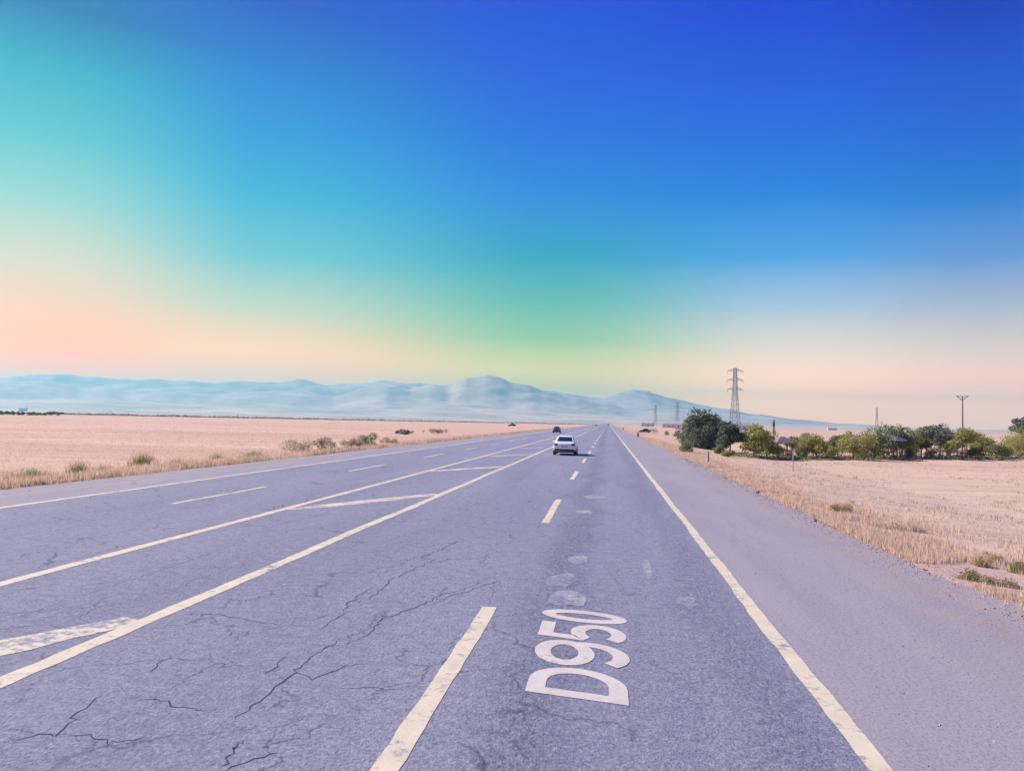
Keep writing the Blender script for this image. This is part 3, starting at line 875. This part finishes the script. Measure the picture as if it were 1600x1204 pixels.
# far scrub at the end of the left field
Pp = []
k = 9000
px_ = rng.uniform(90, 930, k); dd = rng.normal(620, 14, k) * (1 + 0.9 * (px_ / 930) ** 2)
pts = np.array([col(float(a), float(d_), 0) for a, d_ in zip(px_, dd)])
hgt = np.array([0.8 + 0.9 * noise.noise((float(a) * 0.02, 0, 0)) for a in px_])
pts[:, 2] = -0.25 + np.abs(rng.normal(0, 1, k)) * np.clip(hgt, 0.25, 2) * 0.8
a = rng.normal(0, 1, (k, 3)); b = rng.normal(0, 1, (k, 3))
tag(leaf_mesh('far_scrub', 'leaf_dark', pts, a * 0.35, b * 0.35, rng.uniform(0, 1, k)), 'thin dark line of scrub at the far end of the left field', 'scrub', kind='stuff')
for px, w, h, d_, lab in ((6, 16, 2.2, 410, 'dark hedge clump at the far left end of the field'), (33, 17, 2.2, 420, 'second dark hedge clump from the left end of the field'), (50, 10, 1.7, 425, 'small pale hedge clump between the dark ones on the left horizon'),
                       (66, 10, 1.6, 425, 'small olive hedge clump on the left horizon'), (86, 16, 2.4, 425, 'rightmost and darkest hedge clump on the left horizon')):
    shrub(lab, col(px, d_, -0.25), w, h, 'leaf_dark' if w > 12 else 'leaf_mid', 1500, 0.30, 'hedge clumps on the left horizon')

# ------------------------------------------------------------------ vehicles
def loft(sections, mat, name, parent, smooth=True, sub=1):
    m = MB(); k = len(sections[0]); v = [p for s in sections for p in s]
    f = [(j * k + i, j * k + (i + 1) % k, (j + 1) * k + (i + 1) % k, (j + 1) * k + i) for j in range(len(sections) - 1) for i in range(k)]
    f += [tuple(range(k - 1, -1, -1)), tuple((len(sections) - 1) * k + i for i in range(k))]
    m.add(v, f); o = m.build(name, mat, parent, smooth)
    if sub:
        md = o.modifiers.new('sub', 'SUBSURF'); md.levels = sub; md.render_levels = sub
    return o

def make_sedan(body_mat):
    """saloon car, tail at y = 0, nose at y = 4.4"""
    root = empty('car', (0, 0, 0))
    st = [(0.0, .36, .62, .76), (0.06, .30, .86, .84), (0.25, .27, 1.00, .87), (0.8, .24, 1.01, .89), (1.5, .22, .95, .89), (2.6, .22, .93, .89), (3.2, .22, .93, .88), (3.8, .24, .84, .86), (4.2, .27, .74, .82), (4.38, .34, .58, .70)]
    secs = []
    for y, zb, zt, w in st:
        zm = zb + (zt - zb) * 0.5
        half = [(0.0, zb), (w * .86, zb), (w * .97, zb + .10), (w, zm), (w * .965, zt - .12), (w * .86, zt - .02), (w * .4, zt + .01)]
        ring = [(x, y, z) for x, z in half] + [(0, y, zt + .015)] + [(-x, y, z) for x, z in reversed(half[1:])]
        secs.append(ring)
    loft(secs, body_mat, 'body', root)
    base = [(-.76, .62, .96), (.76, .62, .96), (.76, 3.25, .90), (-.76, 3.25, .90)]
    top = [(-.56, 1.22, 1.44), (.56, 1.22, 1.44), (.57, 2.30, 1.46), (-.57, 2.30, 1.46)]
    m = MB(); m.add(base + top, [(0, 1, 5, 4), (1, 2, 6, 5), (2, 3, 7, 6), (3, 0, 4, 7), (4, 5, 6, 7), (3, 2, 1, 0)])
    cab = m.build('cabin', body_mat, root)
    bv = cab.modifiers.new('bevel', 'BEVEL'); bv.width = 0.07; bv.segments = 3
    def glass(name, q, a0, a1, b0, b1, off):
        q = [Vector(p) for p in q]       # q: bottom-left, bottom-right, top-right, top-left
        def P(u, v_): return q[0].lerp(q[1], u).lerp(q[3].lerp(q[2], u), v_)
        nrm = (q[1] - q[0]).cross(q[3] - q[0]).normalized() * off
        m = MB(); m.add([P(a0, b0) + nrm, P(a1, b0) + nrm, P(a1, b1) + nrm, P(a0, b1) + nrm], [(0, 1, 2, 3)])
        o = m.build(name, 'car_glass', root)
        sd = o.modifiers.new('solid', 'SOLIDIFY'); sd.thickness = 0.012
        return o
    glass('rear_window', [base[0], base[1], top[1], top[0]], .10, .90, .18, .86, .008)
    glass('windscreen', [base[2], base[3], top[3], top[2]], .06, .94, .10, .90, .008)
    for s, q in ((1, [base[1], base[2], top[2], top[1]]), (-1, [base[3], base[0], top[0], top[3]])):
        for a0, a1 in ((.22, .49), (.51, .82)):
            glass('side_window', q, a0, a1, .16, .84, .008)
    for s in (-1, 1):
        m = MB(); m.box((s * .66, .03, .82), (.30, .10, .15)); o = m.build('tail_light', 'tail_red', root); o.modifiers.new('b', 'BEVEL').width = .02
        m = MB(); m.box((s * .60, 4.28, .66), (.30, .14, .12)); o = m.build('headlight', 'lamp_clear', root); o.modifiers.new('b', 'BEVEL').width = .02
        m = MB(); m.box((s * .95, 2.85, .98), (.18, .10, .12)); o = m.build('wing_mirror', body_mat, root); o.modifiers.new('b', 'BEVEL').width = .03
        for y in (.85, 3.5):
            w = empty('wheel', (s * .78, y, .31)); w.parent = root
            m = MB(); m.tube((-.10, 0, 0), (.10, 0, 0), .31, .31, 20); m.build('tyre', 'rubber', w)
            m = MB(); m.tube((s * .085, 0, 0), (s * .108, 0, 0), .20, .17, 12); m.build('rim', 'rim_metal', w)
    m = MB(); m.box((0, .02, .40), (1.50, .12, .16)); o = m.build('rear_bumper', 'black_plastic', root); o.modifiers.new('b', 'BEVEL').width = .03
    m = MB(); m.box((0, -.005, .66), (.50, .025, .12)); m.build('number_plate', 'plate_white', root)
    m = MB(); m.box((0, 2.2, .24), (1.4, 3.6, .10)); m.build('underbody', 'black_plastic', root)
    return root
sedan = make_sedan('car_white')
tag(sedan, 'white saloon car driving away in the left lane ahead', 'car', 'cars on the highway')
sedan.location = (-3.25, 59.5, 0.0)
def car_copy(x, y, rz, label, mat, z=0.0):
    c = copy_tree(sedan, None, {'car_white': mat})
    c.location = (x, y, z); c.rotation_euler = (0, 0, rz); tag(c, label, 'car', 'cars on the highway'); return c
pc = at(866, 676)
car_copy(-11.9 + 0.0, pc.y + 4.4, math.pi, 'dark oncoming car on the far carriageway behind the white saloon', 'car_dark')
pf = col(800, 430)
car_copy(pf.x + 2.2, pf.y, R(90), 'dark car seen side-on out in the left field', 'car_dark', ground_z(pf.x, pf.y) + 0.01)
car_copy(-10.2, 700, math.pi, 'tiny oncoming car far off near the vanishing point', 'car_grey')
car_copy(0.3, 900, 0, 'tiny dark car farthest ahead at the vanishing point', 'car_dark')
pb = ground_at(1004, 675.5, -0.6)
car_copy(pb.x + 3.0, pb.y, R(88), 'dark blue car parked side-on off the right road edge', 'car_blue', ground_z(pb.x, pb.y))
pw = ground_at(1590, 714.0, -1.0)
car_copy(pw.x + 2.6, pw.y + 2.5, R(84), 'white car half cut by the right border under a green tree', 'car_white', ground_z(pw.x, pw.y))

# ------------------------------------------------------------------ picnic shelters
def shelter(loc, w, h, roof_mat, post_mat, label, rz=0.0, rail=True):
    root = empty('picnic_shelter', loc, rz)
    e = h * 0.70
    for sx in (-1, 1):
        for sy in (-1, 1):
            m = MB(); m.box((sx * w * .42, sy * w * .42, e / 2 - .05), (.14, .14, e + .1)); m.build('post', post_mat, root)
    o_ = w * .56
    m = MB()
    m.add([(-o_, -o_, e), (o_, -o_, e), (o_, o_, e), (-o_, o_, e), (-.12 * w, 0, h), (.12 * w, 0, h),
           (-o_, -o_, e - .10), (o_, -o_, e - .10), (o_, o_, e - .10), (-o_, o_, e - .10)],
          [(0, 1, 5, 4), (1, 2, 5), (2, 3, 4, 5), (3, 0, 4), (0, 6, 7, 1), (1, 7, 8, 2), (2, 8, 9, 3), (3, 9, 6, 0), (9, 8, 7, 6)])
    m.build('roof', roof_mat, root)
    if rail:
        for sx, sy in ((0, -1), (-1, 0), (1, 0), (0, 1)):
            L_ = w * .80
            for z, t in ((.85, .08), (.25, .07)):
                m = MB(); m.box((sx * w * .42, sy * w * .42, z), (L_ if sx == 0 else .06, .06 if sx == 0 else L_, t)); m.build('rail', post_mat, root)
            for i in range(7):
                q = -L_ / 2 + L_ * (i + .5) / 7
                m = MB(); m.box((q if sx == 0 else sx * w * .42, sy * w * .42 if sx == 0 else q, .55), (.05, .04, .56) if sx == 0 else (.04, .05, .56)); m.build('baluster', post_mat, root)
    m = MB(); m.box((0, 0, .74), (w * .30, w * .5, .06)); tb = m.build('table', post_mat, root)
    m = MB(); m.box((0, 0, .35), (.12, w * .35, .72)); m.build('table_leg', post_mat, tb)
    for sx in (-1, 1):
        m = MB(); m.box((sx * w * .28, 0, .43), (.32, w * .55, .06)); bn = m.build('bench', post_mat, root)
        m = MB(); m.box((sx * w * .28, 0, .19), (.10, w * .4, .44)); m.build('bench_leg', post_mat, bn)
    return tag(root, label, 'shelter', 'picnic shelters among the trees')
for px, by, ty, wpx, rm, pm, lab in (
    (1232, 716, 685, 28, 'roof_dark', 'wood_red', 'small dark roofed picnic shelter with red brown posts, leftmost of the row'),
    (1394, 717, 678, 36, 'roof_blue', 'wood_brown', 'picnic shelter with blue grey hipped roof behind the wide tree pair'),
    (1433, 716, 679, 40, 'roof_grey', 'wood_cream', 'picnic shelter with pale grey roof, third from the left'),
    (1492, 716, 682, 46, 'roof_grey', 'wood_cream', 'wide grey roofed picnic shelter under the concrete power pole'),
    (1543, 715, 683, 44, 'roof_dark', 'wood_brown', 'brown picnic shelter with dark roof, rightmost of the row')):
    p = ground_at(px, by, -1.0); s_ = p.y / F_PX
    shelter(p + Vector((0, wpx * s_ * .42 + (0.2 if px in (1394, 1492) else 2.2), 0)), wpx * s_ * 0.95, (by - ty) * s_ * 1.04, rm, pm, lab, random.uniform(-.15, .15))

# ------------------------------------------------------------------ pylons and poles
def beam(m, a, b, r): m.tube(a, b, r, r, 4)
def make_pylon():
    root = empty('power_pylon', (0, 0, 0))
    Hh = 40.5
    def half(z):
        return 3.0 - (3.0 - 1.25) * min(1, z / 24.0) if z < 24 else 1.25 - 0.45 * (z - 24) / (Hh - 24)
    lv = [0, 5, 9.5, 13.5, 17, 20, 22.5, 24.5, 26.5, 28.5, 30.5, 32.5, 34.5, 36.5, 38.5, Hh]
    for sx in (-1, 1):
        for sy in (-1, 1):
            m = MB()
            for a, b in zip(lv, lv[1:]): beam(m, (sx * half(a), sy * half(a), a), (sx * half(b), sy * half(b), b), .16)
            m.build('leg', 'steel', root)
    for fx, fy in ((0, -1), (0, 1), (-1, 0), (1, 0)):
        m = MB()
        for a, b in zip(lv, lv[1:]):
            ha, hb = half(a), half(b)
            if fx == 0:
                beam(m, (-ha, fy * ha, a), (hb, fy * hb, b), .09); beam(m, (ha, fy * ha, a), (-hb, fy * hb, b), .09); beam(m, (-hb, fy * hb, b), (hb, fy * hb, b), .08)
            else:
                beam(m, (fx * ha, -ha, a), (fx * hb, hb, b), .09); beam(m, (fx * ha, ha, a), (fx * hb, -hb, b), .09); beam(m, (fx * hb, -hb, b), (fx * hb, hb, b), .08)
        m.build('bracing', 'steel', root)
    for z, L_ in ((26.5, 5.2), (32.5, 5.4), (38.5, 5.2)):
        for s in (-1, 1):
            m = MB(); h0 = half(z)
            tip = Vector((s * L_, 0, z + .15))
            for y in (-1, 1):
                beam(m, (s * h0, y * h0, z), tip, .13); beam(m, (s * h0, y * h0, z + 1.6), tip, .11)
                for t in (.33, .66):
                    a = Vector((s * h0, y * h0, z)).lerp(tip, t); b = Vector((s * h0, y * h0, z + 1.6)).lerp(tip, t); beam(m, a, b, .07)
            arm = m.build('crossarm', 'steel', root)
            m = MB()
            for i in range(6): m.tube((tip.x, 0, z - .1 - i * .28), (tip.x, 0, z - .30 - i * .28), .16, .10, 6)
            m.build('insulator', 'steel', arm)
    return root
pyl = make_pylon()
pyl.location = col(1148, 520, -0.6); pyl.rotation_euler = (0, 0, R(12))
tag(pyl, 'tall steel lattice pylon with three pairs of arms behind the big tree', 'pylon', 'power pylons')
for px, d_, rz, lab in ((1058, 1320, 20, 'hazy lattice pylon left of the big tree, nearer of the faint two'), (1024, 1560, 25, 'faintest lattice pylon, farthest to the left of the tall one'), (1370, 1420, 60, 'small distant lattice pylon above the trees on the right')):
    c = copy_tree(pyl); c.location = col(px, d_, -0.6); c.rotation_euler = (0, 0, R(rz)); tag(c, lab, 'pylon', 'power pylons')

def power_pole(loc, h, label, rz=0):
    root = empty('power_pole', loc, rz)
    m = MB(); m.tube((0, 0, -.2), (0, 0, h), .26, .15, 10); m.build('mast', 'pole_concrete', root)
    for s in (-1, 1):
        m = MB(); m.tube((0, 0, h - 1.0), (s * 1.55, 0, h + .05), .10, .08, 6); m.tube((0, 0, h - .12), (s * 1.55, 0, h + .05), .07, .07, 6); m.build('crossarm', 'steel', root)
        for q in (.85, 1.5):
            m = MB(); m.tube((s * q, 0, h), (s * q, 0, h + .32), .07, .05, 6); m.build('insulator', 'marker_pale', root)
    return tag(root, label, 'power pole', 'power poles')
d_ = 215; power_pole(col(1504, d_, -1), 3.5 + (hor(1502) - 622) / F_PX * d_, 'concrete power pole with V-shaped arms above the trees on the right', R(5))
def short_post(loc, h, r, mat, label, cap=None):
    root = empty('marker_post', loc)
    m = MB(); m.tube((0, 0, -.1), (0, 0, h), r, r * .9, 8); m.build('shaft', mat, root)
    m = MB(); m.tube((0, 0, h * .80), (0, 0, h * .92), r * 1.15, r * 1.12, 8); m.build('band', cap or 'marker_pale', root)
    return tag(root, label, 'post', 'posts along the right verge')
g1 = ground_at(995, 682, -0.1)
short_post(Vector((5.95, 158, ground_z(6.15, 158))), 0.95, .17, 'marker_dark', 'stubby dark marker post at the right road edge before the blue car')
short_post(Vector((6.3, 330, ground_z(6.3, 330))), 0.95, .17, 'marker_dark', 'far dark marker post near the vanishing point')
p = ground_at(1107, 724, -.2); short_post(p, 0.85, .045, 'marker_dark', 'thin dark stake on the right verge below the big tree')
p = ground_at(1239, 736, -.4); short_post(p, 1.6, .035, 'marker_pale', 'thin pale stake in front of the leftmost shelter')
p = col(1209, 108, -1.0); short_post(p, 3.5 + (hor(1209) - 656) / F_PX * 108, .14, 'pole_concrete', 'dark mast rising between the lime trees and the leftmost shelter', 'marker_dark')

# ------------------------------------------------------------------ far buildings
def house(loc, w, d, h, roofm, label, rz=0):
    root = empty('farm_building', loc, rz)
    m = MB(); m.box((0, 0, h / 2 - .2), (w, d, h + .4)); m.build('wall', 'wall_white', root)
    r = h * .45; o_ = .4
    m = MB(); m.add([(-w/2-o_, -d/2-o_, h), (w/2+o_, -d/2-o_, h), (w/2+o_, d/2+o_, h), (-w/2-o_, d/2+o_, h), (-w/2-o_, 0, h+r), (w/2+o_, 0, h+r)], [(0, 1, 5, 4), (2, 3, 4, 5), (1, 2, 5), (3, 0, 4), (3, 2, 1, 0)])
    m.build('roof', roofm, root)
    k = max(2, int(w / 4))
    for i in range(k):
        m = MB(); m.box((-w / 2 + w * (i + .5) / k, -d / 2 - .02, h * .55), (1.2, .08, 1.2)); m.build('window', 'car_glass', root)
    m = MB(); m.box((w * .1, -d / 2 - .03, 1.0), (1.1, .08, 2.1)); m.build('door', 'wood_brown', root)
    return tag(root, label, 'building', 'far farm buildings')
for px, d_, w, dd_, h, rf, lab in (
    (1066, 560, 9, 7, 4.0, 'roof_grey', 'white farm building directly left of the big dark tree'),
    (1046, 900, 14, 9, 4.5, 'roof_grey', 'far low white building between the faint pylons'),
    (1012, 1150, 16, 9, 5, 'roof_grey', 'faint farm building left of the faintest pylon'),
    (1160, 700, 12, 8, 4.5, 'roof_grey', 'white building peeping out at the foot of the tall pylon'),
    (36, 2600, 26, 12, 10, 'roof_grey', 'tiny white building at the foot of the left mountains'),
    (1300, 1500, 16, 8, 3.6, 'roof_grey', 'faint low building beyond the fields behind the wide tree pair')):
    house(col(px, d_, -1.0 if px > 900 else -0.3), w, dd_, h, rf, lab, R(random.uniform(-20, 20)))

# ------------------------------------------------------------------ haze: the air between here and the mountains
def build_haze():
    x0, x1, y0, y1, z0, z1 = -8600, 6400, -900, 10000, -6.5, 20 + max(v.co.z for o in bpy.data.objects if o.name.startswith(('mountain', 'foothills')) for v in o.data.vertices)

    m = MB(); m.box(((x0 + x1) / 2, (y0 + y1) / 2, (z0 + z1) / 2), (x1 - x0, y1 - y0, z1 - z0))
    mt = bpy.data.materials.new('haze_air'); mt.use_nodes = True
    t = mt.node_tree; t.nodes.clear()
    out = t.nodes.new('ShaderNodeOutputMaterial')
    pv = t.nodes.new('ShaderNodeVolumePrincipled')
    pv.inputs['Color'].default_value = (0.20, 0.58, 0.72, 1)
    pv.inputs['Density'].default_value = 1.3e-4
    pv.inputs['Anisotropy'].default_value = 0.45
    t.links.new(pv.outputs[0], out.inputs['Volume'])
    MATS['haze_air'] = mt
    o = m.build('haze', 'haze_air')
    tag(o, 'pale haze hanging in front of the mountains', 'haze', kind='stuff')
build_haze()
